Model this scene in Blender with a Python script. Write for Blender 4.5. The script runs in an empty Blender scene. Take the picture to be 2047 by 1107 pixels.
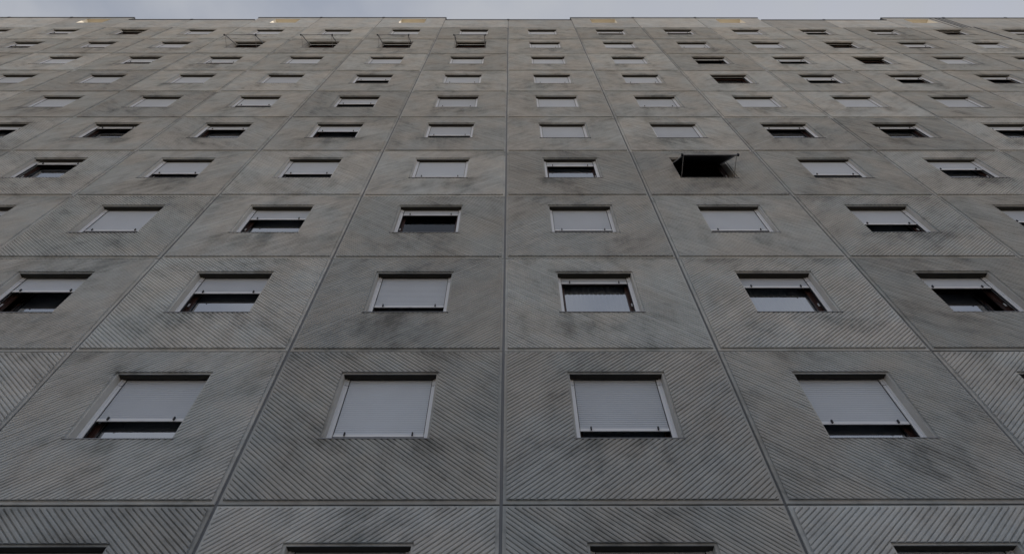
import bpy, math, random
from mathutils import Vector, Matrix
random.seed(7)
scene = bpy.context.scene
col = scene.collection

# ------------------------------------------------------------------ camera
CAM_Z = 1.6
cam = bpy.data.objects.new('camera', bpy.data.cameras.new('camera'))
col.objects.link(cam)
right = Vector((0.999996914, -0.000950662, -0.002295447))
up = Vector((0.00044857, -0.839634244, 0.543152037))
fwd = Vector((0.00244369, 0.54315139, 0.83963123))
m = Matrix((right, up, -fwd)).transposed().to_4x4()
m.translation = Vector((0.1136, -6.1534, CAM_Z))
cam.matrix_world = m
cam.data.sensor_width = 36.0
cam.data.lens = 36.0 * 1219.27 / 2047.0
cam.data.clip_start = 0.05
cam.data.clip_end = 3000
scene.camera = cam

# ------------------------------------------------------------------ sky, sun, exposure
SUN_EL, SUN_AZ = math.radians(46), math.radians(36)      # azimuth from +Y (behind the block) towards +X
world = bpy.data.worlds.new('World')
scene.world = world
world.use_nodes = True
wn, wl = world.node_tree.nodes, world.node_tree.links
wn.clear()
w_out = wn.new('ShaderNodeOutputWorld')
w_bg = wn.new('ShaderNodeBackground'); w_bg.inputs['Strength'].default_value = 0.10
w_sky = wn.new('ShaderNodeTexSky'); w_sky.sky_type = 'NISHITA'; w_sky.sun_disc = False
w_sky.sun_elevation = SUN_EL; w_sky.sun_rotation = SUN_AZ
w_sky.air_density = 1.0; w_sky.dust_density = 2.0; w_sky.ozone_density = 1.0
w_tc = wn.new('ShaderNodeTexCoord')
w_map = wn.new('ShaderNodeMapping'); w_map.inputs['Scale'].default_value = (1.0, 1.0, 2.2)
w_noise = wn.new('ShaderNodeTexNoise'); w_noise.inputs['Scale'].default_value = 4.2
w_noise.inputs['Detail'].default_value = 5; w_noise.inputs['Roughness'].default_value = 0.5
w_ramp = wn.new('ShaderNodeValToRGB')
w_ramp.color_ramp.elements[0].position = 0.34; w_ramp.color_ramp.elements[0].color = (0.60, 0.60, 0.60, 1)
w_ramp.color_ramp.elements[1].position = 0.62; w_ramp.color_ramp.elements[1].color = (0.97, 0.97, 0.97, 1)
w_mix = wn.new('ShaderNodeMix'); w_mix.data_type = 'RGBA'
w_mix.inputs[7].default_value = (4.12, 4.29, 4.68, 1)      # grey cloud veil
wl.new(w_tc.outputs['Generated'], w_map.inputs['Vector'])
wl.new(w_map.outputs['Vector'], w_noise.inputs['Vector'])
wl.new(w_noise.outputs['Fac'], w_ramp.inputs['Fac'])
wl.new(w_ramp.outputs['Color'], w_mix.inputs[0])
wl.new(w_sky.outputs['Color'], w_mix.inputs[6])
wl.new(w_mix.outputs[2], w_bg.inputs['Color'])
wl.new(w_bg.outputs['Background'], w_out.inputs['Surface'])

sun = bpy.data.objects.new('sun', bpy.data.lights.new('sun', 'SUN'))
col.objects.link(sun)
sun.data.energy = 5.0
sun.data.angle = math.radians(2.0)
sun.data.color = (1.0, 0.91, 0.78)
sdir = Vector((math.sin(SUN_AZ) * math.cos(SUN_EL), math.cos(SUN_AZ) * math.cos(SUN_EL), math.sin(SUN_EL)))
sun.rotation_euler = sdir.to_track_quat('Z', 'Y').to_euler()
sun.location = (30, 40, 60)

scene.view_settings.view_transform = 'Standard'
scene.view_settings.look = 'None'
scene.view_settings.exposure = 0.16
scene.view_settings.gamma = 1.0

# ------------------------------------------------------------------ helpers
class MB:
    """collects faces; build() links them as one mesh object"""
    def __init__(s): s.v = []; s.f = []; s.m = []
    def face(s, pts, mi=0):
        n = len(s.v); s.v.extend([tuple(p) for p in pts]); s.f.append(tuple(range(n, n + len(pts)))); s.m.append(mi)
    def box(s, x0, x1, y0, y1, z0, z1, mi=0):
        a = [(x0,y0,z0),(x1,y0,z0),(x1,y1,z0),(x0,y1,z0),(x0,y0,z1),(x1,y0,z1),(x1,y1,z1),(x0,y1,z1)]
        n = len(s.v); s.v.extend(a)
        for q in ((0,3,2,1),(4,5,6,7),(0,1,5,4),(1,2,6,5),(2,3,7,6),(3,0,4,7)):
            s.f.append(tuple(n + i for i in q)); s.m.append(mi)
    def bar(s, a, b, w, h, mi=0, side=Vector((1, 0, 0))):
        a = Vector(a); b = Vector(b); d = (b - a).normalized()
        u = (side - d * side.dot(d)).normalized(); t = d.cross(u)
        p = [a + u*i*w/2 + t*j*h/2 for i, j in ((-1,-1),(1,-1),(1,1),(-1,1))] + [b + u*i*w/2 + t*j*h/2 for i, j in ((-1,-1),(1,-1),(1,1),(-1,1))]
        n = len(s.v); s.v.extend([tuple(q) for q in p])
        for q in ((0,3,2,1),(4,5,6,7),(0,1,5,4),(1,2,6,5),(2,3,7,6),(3,0,4,7)):
            s.f.append(tuple(n + i for i in q)); s.m.append(mi)
    def mesh(s, name, mats):
        me = bpy.data.meshes.new(name)
        me.from_pydata(s.v, [], s.f)
        for mt in mats: me.materials.append(mt)
        me.polygons.foreach_set('material_index', s.m)
        me.update()
        return me

def obj(name, me, parent=None, loc=(0, 0, 0)):
    o = bpy.data.objects.new(name, me); col.objects.link(o)
    o.parent = parent; o.location = loc
    return o

def new_mat(name):
    mt = bpy.data.materials.new(name); mt.use_nodes = True
    nt = mt.node_tree; b = nt.nodes['Principled BSDF']
    return mt, nt, b

def simple(name, c, rough=0.6, metal=0.0, var=0.0, scale=6.0):
    mt, nt, b = new_mat(name)
    b.inputs['Base Color'].default_value = (*c, 1); b.inputs['Roughness'].default_value = rough; b.inputs['Metallic'].default_value = metal
    if var:
        g = nt.nodes.new('ShaderNodeNewGeometry'); n = nt.nodes.new('ShaderNodeTexNoise')
        n.inputs['Scale'].default_value = scale; n.inputs['Detail'].default_value = 4
        nt.links.new(g.outputs['Position'], n.inputs['Vector'])
        oi = nt.nodes.new('ShaderNodeObjectInfo')
        ad = nt.nodes.new('ShaderNodeMath'); ad.operation = 'ADD'
        nt.links.new(n.outputs['Fac'], ad.inputs[0]); nt.links.new(oi.outputs['Random'], ad.inputs[1])
        mr = nt.nodes.new('ShaderNodeMapRange'); mr.inputs[1].default_value = 0.3; mr.inputs[2].default_value = 1.7
        mr.inputs[3].default_value = 1 - var; mr.inputs[4].default_value = 1 + var
        nt.links.new(ad.outputs[0], mr.inputs[0])
        mx = nt.nodes.new('ShaderNodeVectorMath'); mx.operation = 'SCALE'
        mx.inputs[0].default_value = c; nt.links.new(mr.outputs[0], mx.inputs['Scale'])
        nt.links.new(mx.outputs[0], b.inputs['Base Color'])
    return mt

PW, PH = 3.35493, 2.8          # panel pitch
Z0 = CAM_Z + 4.58419           # height of joint line 0
SILL, TOP = 0.985, 2.265       # opening, above the panel's foot
OX = 0.69                      # half width of opening
SLOPE = 0.80                  # rib slope

def concrete(name, chir, ribbed=True):
    """weathered precast concrete: world-space blotches, run-off streaks along the ribs, soot below the window"""
    mt, nt, b = new_mat(name)
    N, L = nt.nodes, nt.links
    def math_(op, a, c=None, clamp=False):
        n = N.new('ShaderNodeMath'); n.operation = op; n.use_clamp = clamp
        for i, x in enumerate((a, c)):
            if x is None: continue
            if isinstance(x, (int, float)): n.inputs[i].default_value = x
            else: L.new(x, n.inputs[i])
        return n.outputs[0]
    def noise(vec, scale, detail=5, rough=0.55, dist=0.0):
        n = N.new('ShaderNodeTexNoise'); n.inputs['Scale'].default_value = scale
        n.inputs['Detail'].default_value = detail; n.inputs['Roughness'].default_value = rough; n.inputs['Distortion'].default_value = dist
        L.new(vec, n.inputs['Vector']); return n.outputs['Fac']
    def rng(x, a, c, d=0.0, e=1.0):
        n = N.new('ShaderNodeMapRange'); n.interpolation_type = 'SMOOTHSTEP'
        for i, q in enumerate((a, c, d, e)): n.inputs[i + 1].default_value = q
        L.new(x, n.inputs[0]); return n.outputs[0]
    geo = N.new('ShaderNodeNewGeometry'); oi = N.new('ShaderNodeObjectInfo'); tc = N.new('ShaderNodeTexCoord')
    off = N.new('ShaderNodeVectorMath'); off.operation = 'SCALE'; off.inputs[0].default_value = (31.0, 17.0, 23.0); L.new(oi.outputs['Random'], off.inputs['Scale'])
    pos = N.new('ShaderNodeVectorMath'); pos.operation = 'ADD'; L.new(geo.outputs['Position'], pos.inputs[0]); L.new(off.outputs[0], pos.inputs[1])
    def mapped(rot, sc):
        mp = N.new('ShaderNodeMapping'); mp.vector_type = 'TEXTURE'
        mp.inputs['Rotation'].default_value = (0, rot, 0); mp.inputs['Scale'].default_value = [1 / q for q in sc]
        L.new(pos.outputs[0], mp.inputs['Vector']); return mp.outputs[0]
    ang = math.atan(SLOPE) * chir
    big = noise(mapped(ang, (0.85, 1, 1.15)), 1.0, 6, 0.62, 0.5)
    along = noise(mapped(ang, (1.5, 1, 6.0)), 1.0, 6, 0.68, 0.15)     # stretched along the ribs
    drip = noise(mapped(0, (3.0, 1, 0.5)), 1.0, 5, 0.6, 0.2)          # gravity streaks
    mott = noise(mapped(ang, (3.0, 1, 5.0)), 1.0, 8, 0.72, 0.2)         # broken mottling
    hue = noise(pos.outputs[0], 0.9, 3, 0.6)
    fine = noise(pos.outputs[0], 26.0, 4, 0.6)
    grain = noise(pos.outputs[0], 160.0, 2, 0.6)
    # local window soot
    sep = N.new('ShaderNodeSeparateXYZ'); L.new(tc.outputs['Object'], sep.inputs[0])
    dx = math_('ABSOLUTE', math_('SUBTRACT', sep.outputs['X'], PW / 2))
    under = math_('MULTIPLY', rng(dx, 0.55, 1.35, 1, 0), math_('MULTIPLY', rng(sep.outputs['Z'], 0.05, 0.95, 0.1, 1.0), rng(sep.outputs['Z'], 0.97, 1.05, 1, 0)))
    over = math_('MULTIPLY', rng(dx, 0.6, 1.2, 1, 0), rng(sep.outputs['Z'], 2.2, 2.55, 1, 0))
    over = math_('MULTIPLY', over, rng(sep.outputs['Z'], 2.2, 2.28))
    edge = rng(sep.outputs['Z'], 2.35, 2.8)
    # dirt amount
    d = math_('ADD', math_('MULTIPLY', rng(big, 0.30, 0.76), 0.55), math_('MULTIPLY', rng(along, 0.34, 0.80), 0.36))
    d = math_('ADD', d, math_('MULTIPLY', rng(drip, 0.42, 0.78), 0.16))
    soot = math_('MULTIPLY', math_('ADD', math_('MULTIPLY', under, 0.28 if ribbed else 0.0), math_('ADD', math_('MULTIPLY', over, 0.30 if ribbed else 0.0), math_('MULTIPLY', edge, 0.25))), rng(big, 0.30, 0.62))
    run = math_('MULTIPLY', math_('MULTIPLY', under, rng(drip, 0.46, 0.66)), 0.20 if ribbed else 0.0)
    d = math_('ADD', math_('ADD', d, soot), run)
    d = math_('ADD', d, math_('MULTIPLY', math_('SUBTRACT', rng(mott, 0.32, 0.72), 0.45), 0.36))
    d = math_('ADD', d, math_('MULTIPLY', math_('SUBTRACT', fine, 0.5), 0.35))
    d = math_('MULTIPLY', d, 0.92 if ribbed else 0.80, clamp=True)
    ramp = N.new('ShaderNodeValToRGB'); L.new(d, ramp.inputs['Fac'])
    e = ramp.color_ramp.elements
    e[0].position = 0.0; e[0].color = (0.520, 0.537, 0.556, 1)
    e[1].position = 1.0; e[1].color = (0.232, 0.244, 0.254, 1)
    x = e.new(0.45); x.color = (0.428, 0.442, 0.460, 1)
    tone = math_('ADD', 0.81, math_('MULTIPLY', oi.outputs['Random'], 0.33))
    sp = math_('ADD', tone, math_('MULTIPLY', math_('SUBTRACT', grain, 0.5), 0.35))
    sc = N.new('ShaderNodeVectorMath'); sc.operation = 'SCALE'; 
    tint = N.new('ShaderNodeMix'); tint.data_type = 'RGBA'
    L.new(rng(hue, 0.35, 0.65), tint.inputs[0]); tint.inputs[6].default_value = (0.965, 1.005, 1.01, 1); tint.inputs[7].default_value = (1.025, 1.0, 0.955, 1)
    tm = N.new('ShaderNodeVectorMath'); tm.operation = 'MULTIPLY'; L.new(ramp.outputs['Color'], tm.inputs[0]); L.new(tint.outputs[2], tm.inputs[1])
    L.new(tm.outputs[0], sc.inputs[0]); L.new(sp, sc.inputs['Scale'])
    L.new(sc.outputs[0], b.inputs['Base Color'])
    b.inputs['Roughness'].default_value = 0.88
    b.inputs['Specular IOR Level'].default_value = 0.3
    bp = N.new('ShaderNodeBump'); bp.inputs['Strength'].default_value = 0.35; bp.inputs['Distance'].default_value = 0.006
    L.new(math_('ADD', grain, math_('MULTIPLY', fine, 1.5)), bp.inputs['Height']); L.new(bp.outputs[0], b.inputs['Normal'])
    return mt

M_conc = {1: concrete('ribbed_concrete_rising', -1), -1: concrete('ribbed_concrete_falling', 1)}
M_smooth = concrete('smooth_concrete', 1, False)
M_reveal = simple('reveal_concrete', (0.56, 0.56, 0.545), 0.85, 0, 0.12, 9)
M_joint = simple('joint_sealant', (0.17, 0.185, 0.21), 0.75, 0, 0.25, 2)
M_gap = simple('horizontal_joint_shade', (0.035, 0.037, 0.042), 0.8)  # shadow-gap darkness put into the joint colour
M_rail = simple('rail_plastic', (0.74, 0.78, 0.85), 0.42, 0, 0.05, 3)
M_slat = simple('shutter_plastic', (0.545, 0.605, 0.70), 0.45, 0, 0.11, 2)
M_bar = simple('bottom_bar_aluminium', (0.72, 0.76, 0.83), 0.40, 0, 0.05, 3)
M_dark = simple('dark_rubber', (0.012, 0.014, 0.022), 0.6)
M_cavity = simple('recess_shade', (0.030, 0.027, 0.020), 0.8, 0, 0.3, 8)  # shade under the soffits put into a near-black colour
M_wood = simple('brown_window_timber', (0.045, 0.021, 0.018), 0.4, 0, 0.2, 14)
M_room = simple('room_gloom', (0.035, 0.034, 0.034), 0.9)  # unlit interior put into the wall and ceiling colour
M_sill = simple('sill_metal', (0.22, 0.23, 0.25), 0.5, 0.3, 0.1, 5)
M_arm = simple('swing_arm_metal', (0.26, 0.265, 0.28), 0.5, 0.2, 0.1, 5)
M_coping = simple('coping_metal', (0.055, 0.06, 0.07), 0.5, 0.2, 0.1, 3)
M_deck = simple('roof_gravel', (0.42, 0.40, 0.36), 0.9, 0, 0.2, 4)
M_white = simple('sunlit_slot_reveal', (0.72, 0.68, 0.60), 0.8, 0, 0.05, 4)  # direct sun on the slot sides and sill put into the colour
M_tan = simple('bounce_lit_soffit', (0.42, 0.375, 0.30), 0.85, 0, 0.15, 2)  # sun bounced off the roof put into the soffit colour
M_side = simple('end_wall_concrete', (0.33, 0.32, 0.30), 0.88, 0, 0.15, 1.5)
M_ground = simple('sandy_paving', (0.48, 0.395, 0.295), 0.9, 0, 0.3, 0.8)
M_strip = simple('added_strip_dark', (0.035, 0.037, 0.042), 0.9, 0, 0.2, 1.2)  # kept dark to hold back bounce light
M_curtain = simple('white_net_curtain', (0.80, 0.82, 0.84), 0.9)

M_glass = bpy.data.materials.new('window_glass'); M_glass.use_nodes = True
nt = M_glass.node_tree; nt.nodes.clear()
o_ = nt.nodes.new('ShaderNodeOutputMaterial'); mx = nt.nodes.new('ShaderNodeMixShader'); fr = nt.nodes.new('ShaderNodeFresnel')
tr = nt.nodes.new('ShaderNodeBsdfTransparent'); gl = nt.nodes.new('ShaderNodeBsdfGlossy')
fr.inputs['IOR'].default_value = 6.2; gl.inputs['Roughness'].default_value = 0.0
tr.inputs['Color'].default_value = (0.80, 0.84, 0.84, 1); gl.inputs['Color'].default_value = (0.92, 0.95, 1.0, 1)
nt.links.new(fr.outputs[0], mx.inputs[0]); nt.links.new(tr.outputs[0], mx.inputs[1]); nt.links.new(gl.outputs[0], mx.inputs[2]); nt.links.new(mx.outputs[0], o_.inputs['Surface'])

M_glass_dark = M_glass.copy(); M_glass_dark.name = 'uncoated_window_glass'
[n for n in M_glass_dark.node_tree.nodes if n.type == 'FRESNEL'][0].inputs['IOR'].default_value = 1.55

# ------------------------------------------------------------------ ground
g = MB(); g.face([(-1500,-1500,0),(1500,-1500,0),(1500,1500,0),(-1500,1500,0)])
go = obj('ground', g.mesh('ground', [M_ground])); go['kind'] = 'structure'
g = MB(); g.face([(-120,-32,0.004),(120,-32,0.004),(120,-0.001,0.004),(-120,-0.001,0.004)])
ro = obj('added_dark_strip', g.mesh('added_dark_strip', [M_strip])); ro['kind'] = 'structure'  # unseen dark strip, added to cut ground bounce on the lower storeys

# ------------------------------------------------------------------ the apartment block
building = bpy.data.objects.new('apartment_block', None); col.objects.link(building)
building.location = (0, 0, 0)
building['label'] = 'tall grey apartment block of diagonally ribbed concrete panels with small square windows'
building['category'] = 'building'

C0, C1 = -9, 9                 # columns C0 .. C1-1
K0, K1 = -1, 10                # window storeys K0 .. K1-1
ATTIC = Z0 + PH * K1
RAISED = {-9, -8, -7, -4, -3, -2, 1, 2, 3, 6, 7, 8}
HOLED = {-7, -4, -2, 1, 3, 6}
H_LOW, H_HIGH = 1.98, 2.56

def clip(poly, a, b, c):
    """keep the part of a convex 2D polygon where a*x+b*z >= c"""
    out = []
    for i in range(len(poly)):
        p, q = poly[i], poly[(i + 1) % len(poly)]
        dp = a*p[0] + b*p[1] - c; dq = a*q[0] + b*q[1] - c
        if dp >= 0: out.append(p)
        if (dp > 0 > dq) or (dp < 0 < dq):
            t = dp / (dp - dq); out.append((p[0] + (q[0]-p[0])*t, p[1] + (q[1]-p[1])*t))
    return out

RX0, RX1, RZ0, RZ1 = 0.062, PW - 0.062, 0.052, PH - 0.062       # ribbed field
HX0, HX1, HZ0, HZ1 = PW/2 - 0.722, PW/2 + 0.722, SILL - 0.002, TOP + 0.025
def panel_mesh(chir, seed):
    mb = MB(); pr_ = random.Random(seed)
    jit = {i: (pr_.uniform(-.0022, .0022), pr_.uniform(-.035, .035), pr_.uniform(-.003, .003)) for i in range(-200, 300)}
    n = math.hypot(1, SLOPE); a, b = -SLOPE * chir / n, 1 / n       # t = a*x + b*z across the ribs
    per = 0.0834 * SLOPE / n
    prof = [(0.0, 0.027), (0.09, 0.031), (0.50, 0.032), (0.70, 0.028), (0.79, 0.011), (0.88, 0.011), (1.0, 0.027)]
    rects = [(RX0, HX0, RZ0, RZ1), (HX1, RX1, RZ0, RZ1), (HX0, HX1, RZ0, HZ0), (HX0, HX1, HZ1, RZ1)]
    bound = [('x', RX0, -1), ('x', RX1, 1), ('z', RZ0, -1), ('z', RZ1, 1)]
    def on_edge(p, q):
        for ax, v in (('x', RX0), ('x', RX1), ('z', RZ0), ('z', RZ1)):
            i = 0 if ax == 'x' else 1
            if abs(p[i] - v) < 1e-6 and abs(q[i] - v) < 1e-6: return True
        for v in (HX0, HX1):
            if abs(p[0]-v) < 1e-6 and abs(q[0]-v) < 1e-6 and min(p[1], q[1]) > HZ0 - 1e-5 and max(p[1], q[1]) < HZ1 + 1e-5: return True
        for v in (HZ0, HZ1):
            if abs(p[1]-v) < 1e-6 and abs(q[1]-v) < 1e-6 and min(p[0], q[0]) > HX0 - 1e-5 and max(p[0], q[0]) < HX1 + 1e-5: return True
        return False
    for (x0, x1, z0, z1) in rects:
        cs = [a*x + b*z for x in (x0, x1) for z in (z0, z1)]
        for i in range(math.floor(min(cs)/per), math.ceil(max(cs)/per)):
            jh, ju, jg = jit[i]
            pf = [prof[0], (prof[1][0], prof[1][1] + jh), (prof[2][0], prof[2][1] + jh), (prof[3][0] + ju, prof[3][1] + jh), (prof[4][0] + ju, prof[4][1] + jg), (prof[5][0], prof[5][1] + jg), prof[6]]
            for (u0, h0), (u1, h1) in zip(pf[:-1], pf[1:]):
                t0, t1 = (i + u0) * per, (i + u1) * per
                poly = clip(clip([(x0,z0),(x1,z0),(x1,z1),(x0,z1)], a, b, t0), -a, -b, -t1)
                if len(poly) < 3: continue
                def y(p):
                    t = (a*p[0] + b*p[1] - t0) / (t1 - t0); return -(h0 + (h1 - h0) * t)
                mb.face([(p[0], y(p), p[1]) for p in poly])
                for j in range(len(poly)):
                    p, q = poly[j], poly[(j + 1) % len(poly)]
                    if abs(p[0]-q[0]) + abs(p[1]-q[1]) > 1e-6 and on_edge(p, q):
                        mb.face([(p[0], y(p), p[1]), (p[0], 0.004, p[1]), (q[0], 0.004, q[1]), (q[0], y(q), q[1])])
    # flat margin, panel edges
    ox0, ox1 = PW/2 - OX, PW/2 + OX
    px0, px1, pz0, pz1 = 0.018, PW - 0.018, 0.0, PH - 0.018
    ch = 0.006
    for (x0, x1, z0, z1) in ((px0+ch, RX0+.01, pz0+ch, pz1-ch), (RX1-.01, px1-ch, pz0+ch, pz1-ch), (RX0+.01, RX1-.01, pz0+ch, RZ0+.01), (RX0+.01, RX1-.01, RZ1-.01, pz1-ch),
                             (HX0-.01, ox0, HZ0-.01, HZ1+.01), (ox1, HX1+.01, HZ0-.01, HZ1+.01), (ox0, ox1, TOP, HZ1+.01)):
        mb.face([(x0,0,z0),(x1,0,z0),(x1,0,z1),(x0,0,z1)])
    o4 = [(px0,ch,pz0),(px1,ch,pz0),(px1,ch,pz1),(px0,ch,pz1)]; i4 = [(px0+ch,0,pz0+ch),(px1-ch,0,pz0+ch),(px1-ch,0,pz1-ch),(px0+ch,0,pz1-ch)]
    b4 = [(x, 0.14, z) for x, _, z in o4]
    for j in range(4):
        k = (j + 1) % 4
        mb.face([o4[j], o4[k], i4[k], i4[j]]); mb.face([b4[j], b4[k], o4[k], o4[j]])
    # reveals
    DR = 0.30
    mb.face([(ox0,0,SILL),(ox0,DR,SILL),(ox0,DR,TOP+.25),(ox0,.10,TOP+.25),(ox0,.10,TOP),(ox0,0,TOP)], 1)
    mb.face([(ox1,0,SILL),(ox1,0,TOP),(ox1,.10,TOP),(ox1,.10,TOP+.25),(ox1,DR,TOP+.25),(ox1,DR,SILL)], 1)
    mb.face([(ox0,0,SILL),(ox1,0,SILL),(ox1,DR,SILL),(ox0,DR,SILL)], 1)
    mb.face([(ox0,0,TOP),(ox0,.012,TOP),(ox1,.012,TOP),(ox1,0,TOP)], 0)
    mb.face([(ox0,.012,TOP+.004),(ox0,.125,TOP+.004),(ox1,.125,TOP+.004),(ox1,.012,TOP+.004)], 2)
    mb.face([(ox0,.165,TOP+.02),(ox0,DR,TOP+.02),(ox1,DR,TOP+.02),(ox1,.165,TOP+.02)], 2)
    return mb.mesh('panel', [M_conc[chir], M_reveal, M_cavity])
PANEL = {s: [panel_mesh(s, 10*q + s) for q in range(4)] for s in (1, -1)}
pj = random.Random(11)

for k in range(K0, K1):
    for c in range(C0, C1):
        chir = 1 if (c + k) % 2 == 0 else -1          # rising to the right / falling
        obj('panel', PANEL[chir][pj.randrange(4)], building, (c * PW + pj.uniform(-.004, .004), pj.uniform(-.005, .005), Z0 + k * PH + pj.uniform(-.003, .003)))

# joints between panels
v = MB(); v.box(-0.05, 0.05, 0.022, 0.10, 0, ATTIC - Z0 - K0*PH + 1.9); me_v = v.mesh('vertical_joint', [M_joint])
for c in range(C0, C1 + 1): obj('vertical_joint', me_v, building, (c * PW, 0, Z0 + K0*PH))
h = MB(); h.box(C0*PW, C1*PW, 0.030, 0.11, -0.05, 0.03); me_h = h.mesh('horizontal_joint', [M_gap])
for k in range(K0, K1 + 1): obj('horizontal_joint', me_h, building, (0, 0, Z0 + k*PH))

# ground floor wall, shell
w = MB(); w.box(C0*PW, C1*PW, 0.0, 0.25, 0, Z0 + K0*PH - 0.03)
obj('ground_floor_wall', w.mesh('ground_floor_wall', [M_smooth]), building)
w = MB()
w.box(C0*PW - 0.25, C0*PW, 0.0, 13.5, 0, ATTIC + 0.6); w.box(C1*PW, C1*PW + 0.25, 0.0, 13.5, 0, ATTIC + 0.6)
w.box(C0*PW, C1*PW, 13.0, 13.5, 0, ATTIC + 0.6)
obj('end_wall', w.mesh('end_wall', [M_side]), building)
r = MB(); r.box(C0*PW + .01, C1*PW - .01, 0.40, 12.99, ATTIC + 0.2, ATTIC + 0.55)
roof = obj('roof', r.mesh('roof', [M_deck]), building)

# attic parapet, raised over the stairs, with open slots
def attic_mesh(high, holed, lend, rend):
    mb = MB(); H = H_HIGH if high else H_LOW; T = 0.38
    x0, x1 = 0.015, PW - 0.015
    if holed:
        a0, a1, z0, z1 = PW*0.30, PW*0.70, 1.26, H - 0.30
        mb.box(x0, a0, 0, T, 0.015, H); mb.box(a1, x1, 0, T, 0.015, H); mb.box(a0, a1, 0, T, 0.015, z0); mb.box(a0, a1, 0, T, z1, H)
        e = 0.004
        mb.face([(a0+e,0.0,z0),(a0+e,T,z0),(a0+e,T,z1),(a0+e,0.0,z1)], 1); mb.face([(a1-e,0.0,z0),(a1-e,0.0,z1),(a1-e,T,z1),(a1-e,T,z0)], 1)
        mb.face([(a0,0.0,z0+e),(a1,0.0,z0+e),(a1,T,z0+e),(a0,T,z0+e)], 1); mb.face([(a0,0.0,z1-e),(a0,T,z1-e),(a1,T,z1-e),(a1,0.0,z1-e)], 2)
    else:
        mb.box(x0, x1, 0, T, 0.015, H)
    return mb.mesh('attic_panel', [M_smooth, M_white, M_tan])
ATT = {}
for c in range(C0, C1):
    high, holed = c in RAISED, c in HOLED
    if (high, holed) not in ATT: ATT[high, holed] = attic_mesh(high, holed, 0, 0)
    obj('attic_panel', ATT[high, holed], building, (c*PW, 0, ATTIC))
# copings run per section
secs = []; cur = [C0, C0, C0 in RAISED]
for c in range(C0, C1):
    if (c in RAISED) != cur[2]: secs.append(tuple(cur)); cur = [c, c, c in RAISED]
    cur[1] = c
secs.append(tuple(cur))
for a, b_, hi in secs:
    H = H_HIGH if hi else H_LOW
    mb = MB(); e = 0.03 if hi else -0.02
    mb.box(a*PW - e, (b_+1)*PW + e, -0.03, 0.42, H, H + 0.07)
    if hi:
        for xe in (a*PW - 0.012, (b_+1)*PW + 0.002): mb.box(xe, xe + 0.010, 0.01, 0.37, H_LOW + 0.075, H - 0.004)
    obj('coping', mb.mesh('coping', [M_coping]), building, (0, 0, ATTIC))
    for c in range(a + 1, b_ + 1):
        mb = MB(); mb.box(-0.06, 0.06, -0.045, 0.0, H - 0.03, H + 0.075)
        obj('coping_clip', mb.mesh('coping_clip', [M_coping]), building, (c*PW, 0, ATTIC))
# conduits beside the far joint
for dx_, w_, z1_ in ((-0.80, 0.012, 2.50), (-0.50, 0.035, 2.50), (-0.30, 0.030, 2.50), (-0.10, 0.015, 2.50)):
    mb = MB(); mb.box(-w_, w_, -0.016, -0.002, 0.02, z1_)
    obj('conduit', mb.mesh('conduit', [M_coping]), building, (7*PW + dx_, 0, ATTIC))
mb = MB(); mb.box(-0.03, 0.03, -0.055, -0.036, 0.02, PH - 0.03)
obj('conduit', mb.mesh('conduit', [M_coping]), building, (7*PW - 0.03, 0, ATTIC - PH))

# ------------------------------------------------------------------ windows
S_Y, G_Y = 0.145, 0.25
def frame_mesh():
    mb = MB(); w = 0.075; x0, x1, z0, z1 = -OX, OX, SILL + 0.002, TOP + 0.018
    y0, y1 = 0.225, 0.285
    mb.box(x0+.002, x0 + w, y0, y1, z0, z1); mb.box(x1 - w, x1-.002, y0, y1, z0, z1)
    mb.box(x0 + w, x1 - w, y0, y1, z0, z0 + 0.09); mb.box(x0 + w, x1 - w, y0, y1, z1 - w, z1)
    # sash
    mb.box(x0 + w, x0 + w + 0.05, y0 + 0.012, y1 - 0.008, z0 + 0.09, z1 - w); mb.box(x1 - w - 0.05, x1 - w, y0 + 0.012, y1 - 0.008, z0 + 0.09, z1 - w)
    for s in (-1, 1):      # hinges
        mb.box(s*(OX - w) - 0.012, s*(OX - w) + 0.012, y0 - 0.014, y0 - 0.001, z0 + 0.5, z0 + 0.58, 1)
    return mb.mesh('window', [M_wood, M_rail])
def pane_mesh(mat):
    mb = MB(); mb.face([(-OX+.12, 0, SILL+.09), (OX-.12, 0, SILL+.09), (OX-.12, 0, TOP-.05), (-OX+.12, 0, TOP-.05)])
    return mb.mesh('pane', [mat])
def rail_mesh(s, z0, z1, notch):
    mb = MB()
    def bx(xa, xb, y0, y1, za, zb, mi=0):
        xa, xb = sorted((s*xa, s*xb)); mb.box(xa, xb, y0, y1, za, zb, mi)
    zn = TOP - 0.115
    segs = [(z0, z1)] if not notch else [(z0, zn - 0.006), (zn + 0.006, z1)]
    for za, zb in segs:
        bx(OX - 0.034, OX - 0.002, 0.112, 0.175, za, zb)        # outer flange
        bx(OX - 0.070, OX - 0.034, 0.126, 0.175, za, zb)        # inner channel
        bx(OX - 0.080, OX - 0.070, 0.138, 0.165, za, zb, 1)     # brush seal
    if notch: bx(OX - 0.072, OX - 0.010, 0.130, 0.170, zn - 0.006, zn + 0.006, 1)
    return mb.mesh('guide_rail', [M_rail, M_dark])
def sill_mesh():
    mb = MB()
    p = [(-0.040, SILL - 0.006), (-0.040, SILL + 0.006), (0.22, SILL + 0.034), (0.22, SILL + 0.022)]
    x0, x1 = -0.735, 0.735
    mb.box(x0, x1, -0.040, -0.001, SILL - 0.008, SILL + 0.006)
    xa, xb = -OX + .004, OX - .004
    mb.face([(xa,-0.001,SILL+.006),(xb,-0.001,SILL+.006),(xb,0.222,SILL+.03),(xa,0.222,SILL+.03)])
    return mb.mesh('sill', [M_sill])
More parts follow.
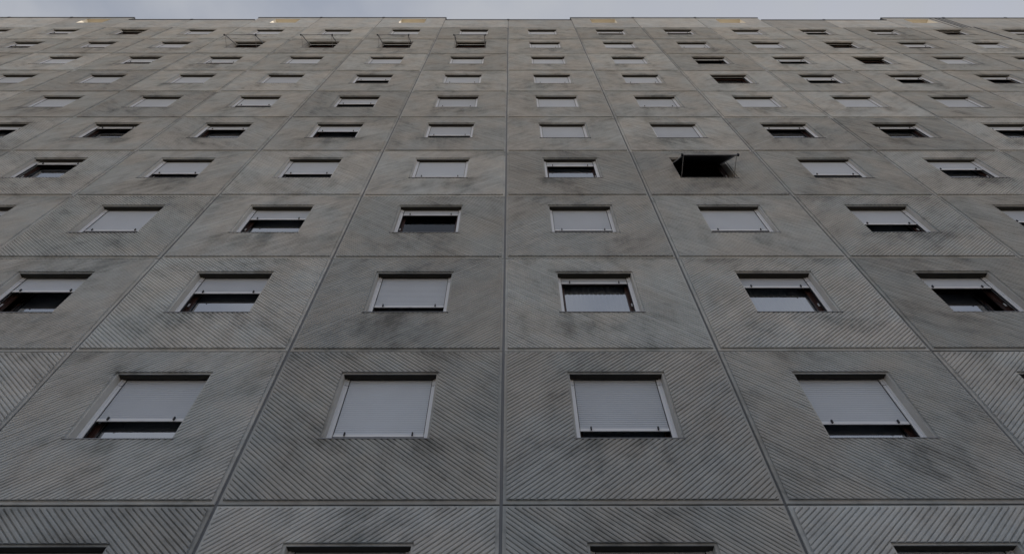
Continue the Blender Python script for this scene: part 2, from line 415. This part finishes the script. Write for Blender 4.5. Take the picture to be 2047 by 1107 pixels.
def room_mesh():
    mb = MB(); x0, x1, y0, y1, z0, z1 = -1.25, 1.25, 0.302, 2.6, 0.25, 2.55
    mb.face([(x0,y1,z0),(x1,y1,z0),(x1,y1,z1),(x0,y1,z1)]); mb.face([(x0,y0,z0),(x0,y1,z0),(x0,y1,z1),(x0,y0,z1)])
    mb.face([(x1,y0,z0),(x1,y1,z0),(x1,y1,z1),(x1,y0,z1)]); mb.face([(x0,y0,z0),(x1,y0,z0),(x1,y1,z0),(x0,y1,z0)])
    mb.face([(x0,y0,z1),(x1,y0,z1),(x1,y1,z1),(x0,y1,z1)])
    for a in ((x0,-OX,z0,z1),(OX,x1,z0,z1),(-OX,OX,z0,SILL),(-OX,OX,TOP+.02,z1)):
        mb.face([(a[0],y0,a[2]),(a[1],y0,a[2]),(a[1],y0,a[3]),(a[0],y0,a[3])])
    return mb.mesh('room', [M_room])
ME_FRAME, ME_PANE, ME_SILL, ME_ROOM = frame_mesh(), pane_mesh(M_glass), sill_mesh(), room_mesh()
ME_PANE_DARK = pane_mesh(M_glass_dark)
RAIL = {s: rail_mesh(s, SILL + 0.03, TOP + 0.05, True) for s in (-1, 1)}
RAIL_STUB = {s: rail_mesh(s, TOP - 0.115, TOP + 0.05, False) for s in (-1, 1)}
PITCH = 0.0395
def slats(n):
    mb = MB(); xa, xb = -OX + 0.072, OX - 0.072
    pr = [(0.0, 0.0040), (0.08, -0.0005), (0.45, -0.0035), (0.80, -0.0010), (0.90, 0.0045)]
    for i in range(n):
        z = i * PITCH
        for (u0, y0), (u1, y1) in zip(pr, pr[1:] + [(1.0, 0.0040)]):
            mb.face([(xa, y0, z + u0*PITCH), (xb, y0, z + u0*PITCH), (xb, y1, z + u1*PITCH), (xa, y1, z + u1*PITCH)])
    return mb.mesh('shutter', [M_slat])
SL = {}
def slat_mesh(n):
    if n not in SL: SL[n] = slats(n)
    return SL[n]
def bar_mesh():
    mb = MB(); xa, xb = -OX + 0.072, OX - 0.072
    mb.box(xa, xb, -0.007, 0.007, 0, 0.048)
    mb.box(-0.055, 0.055, -0.0095, -0.0075, 0.006, 0.020, 2)
    for s in (-0.46, 0.46): mb.box(s - 0.009, s + 0.009, -0.034, -0.0085, 0.012, 0.062, 1)
    return mb.mesh('bottom_bar', [M_bar, M_dark, M_rail])
ME_BAR = bar_mesh()

GAP = {
 -1: {},
 0: {-2: .47, -1: .18, 0: .28, 1: .40},
 1: {-3: .85, -2: .80, -1: .365, 0: 1.11, 1: .98, 2: .96},
 2: {-4: .97, -3: .335, -2: .86, -1: 1.06, 0: .345, 1: .345, 2: .63, 3: .73},
 3: {-4: 1.14, -3: .53, -2: .52, -1: .33, 0: 1.02, 2: .45, 3: .79, 4: .35},
 4: {-5: 1.04, -4: 1.13, -3: 1.04, -2: .86, -1: .52, 2: 1.09, 3: 1.12, 4: 1.00},
 5: {-3: .58, -2: .74, -1: .46, 1: .46},
 6: {-2: .85, -1: .52, 1: .51, 2: 1.28, 3: .88, 4: 1.02, 5: 1.02, 0: .50},
 7: {-5: .78, -4: .70, 2: 1.16, 3: .95, 4: 1.30},
 8: {-7: .89, -6: .74, 4: 1.28, 5: .79, 0: .62, 2: .63},
 9: {-7: .89, -6: 1.28, 1: .95, 2: 1.01, 4: 1.12, 5: .89, 6: 1.26, 7: .95},
}
SHIFT = {-1: -.005, 0: -.005, 1: -.007, 2: -.023}          # the upper storeys' shutters hang nearer the face
NOPANE = {(3, 1), (8, -3), (8, -1)}                                  # panes left out so no reflection brightens these openings
PROJ = {(3, 1): True, (8, -4): False, (8, -3): False, (8, -2): False, (8, -1): False}     # swung-out guides; True = slats lowered on them
DEEP = {(1, 2): 0.34, (1, -3): 0.33}
ARM, ARM_A = 1.08, math.radians(34)
def arm_meshes():
    zh = TOP - 0.115
    d = Vector((0, -math.sin(ARM_A), -math.cos(ARM_A))); o = Vector((0, 0.13, zh))
    ms = []
    for s in (-1, 1):
        mb = MB(); x = s * (OX - 0.04)
        a = Vector((x, 0, 0)) + o; b = a + d * ARM
        mb.bar(a, b, 0.032, 0.022); ms.append(mb.mesh('guide_rail', [M_arm]))
    mb = MB(); e = o + d * ARM
    mb.bar(e + Vector((-OX, 0, 0)), e + Vector((OX, 0, 0)), 0.022, 0.022, 0, Vector((0, 1, 0)))
    for s in (-1, 1):
        q = e + Vector((s * OX, 0, 0)); mb.box(q.x - .022, q.x + .022, q.y - .03, q.y + .03, q.z - .03, q.z + .03, 1)
    cross = mb.mesh('bottom_bar', [M_arm, M_dark])
    mb = MB()
    for s in (-1, 1):
        x = s * (OX - 0.035)
        mb.bar(Vector((x, 0, 0)) + e, (x, 0.10, SILL + 0.12), 0.012, 0.012)
    stay = mb.mesh('stay', [M_arm])
    mb = MB(); n = int(ARM / PITCH); xa, xb = -OX + 0.06, OX - 0.06
    nrm = Vector((0, -math.cos(ARM_A), math.sin(ARM_A)))
    for i in range(n):
        p0 = o + d * (i * PITCH); p1 = o + d * ((i + 0.5) * PITCH) + nrm * 0.005; p2 = o + d * ((i + 1) * PITCH)
        for a, b in ((p0, p1), (p1, p2)):
            mb.face([(xa, a.y, a.z), (xb, a.y, a.z), (xb, b.y, b.z), (xa, b.y, b.z)])
    return ms, cross, stay, mb.mesh('shutter', [simple('shaded_slat_plastic', (0.022, 0.024, 0.03), 0.5)])  # underside shade of the swung-out slats put into their colour
ARM_R, ARM_X, ARM_S, ARM_C = arm_meshes()
mb = MB(); mb.box(-OX + .06, OX - .06, 0.128, 0.136, TOP - 0.125, TOP + 0.06); ME_SLAT_STRIP = mb.mesh('shaded_slat_strip', [M_cavity])  # added dark strip for the shaded slats between box and hinge

rnd = random.Random(3)
for k in range(K0, K1):
    for c in range(C0, C1):
        X, Z = (c + 0.5) * PW, Z0 + k * PH
        sh = SHIFT.get(k, -.045)
        win = obj('window', ME_FRAME, building, (X, sh, Z))
        gap = GAP.get(k, {}).get(c)
        if gap is None:
            gap = rnd.choice((0.0, 0.0, 0.0, 0.05))
        if (k, c) not in NOPANE: obj('pane', ME_PANE_DARK if (k, c) == (2, -1) else ME_PANE, win, (0, DEEP.get((k, c), G_Y if k < 3 else 0.236), 0))
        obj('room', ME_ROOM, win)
        obj('sill', ME_SILL, win, (0, -sh, 0))
        if (k, c) in PROJ:
            win['label'] = 'window with its shaded roller shutter swung outwards on side arms' if PROJ[k, c] else 'dark window with empty shutter guides swung outwards'
            for s in (-1, 1): obj('guide_rail', RAIL_STUB[s], win)
            for q in ARM_R: obj('guide_rail', q, win)
            obj('bottom_bar', ARM_X, win); obj('stay', ARM_S, win)
            if PROJ[k, c]: obj('shutter', ARM_C, win)
            gap = 1.20
            if PROJ[k, c]: obj('shaded_slat_strip', ME_SLAT_STRIP, win)
            else: obj('shutter', slat_mesh(3), win, (0, S_Y, TOP - 0.06))
            continue
        for s in (-1, 1): obj('guide_rail', RAIL[s], win)
        zb = SILL + 0.03 + max(gap - 0.03, 0)
        n = max(2, math.ceil((TOP + 0.06 - zb - 0.046) / PITCH))
        obj('shutter', slat_mesh(n), win, (0, S_Y, zb + 0.046))
        obj('bottom_bar', ME_BAR, win, (0, S_Y, zb))

# ------------------------------------------------------------------ curtains behind the glass
CURT = {(1, 0): 'white net curtain behind the nearly raised shutter, third row up, right of centre',
        (1, 1): 'pale curtain across a half-open window, second right of the central joint, third row up'}
for (k, c), lab in CURT.items():
    mb = MB(); n = 72; xa, xb = -OX + 0.10, OX - 0.10
    ph = rnd.random() * 6
    top = TOP + 0.05
    pts = []
    for i in range(n + 1):
        u = i / n; x = xa + (xb - xa) * u
        pts.append((x, 0.34 + 0.028 * math.sin(u * 50 + ph + 1.3 * math.sin(u * 9 + ph)) + 0.008 * math.sin(u * 131)))
    for (x0, y0), (x1, y1) in zip(pts[:-1], pts[1:]):
        mb.face([(x0, y0, SILL + 0.02), (x1, y1, SILL + 0.02), (x1, y1, top), (x0, y0, top)])
        mb.face([(x0, y0 + .003, SILL + 0.02), (x0, y0 + .003, top), (x1, y1 + .003, top), (x1, y1 + .003, SILL + 0.02)])
    o = obj('curtain', mb.mesh('curtain', [M_curtain]), None, ((c + 0.5) * PW, 0, Z0 + k * PH))
    o['label'] = lab; o['category'] = 'curtain'; o['group'] = 'curtains behind the open windows'
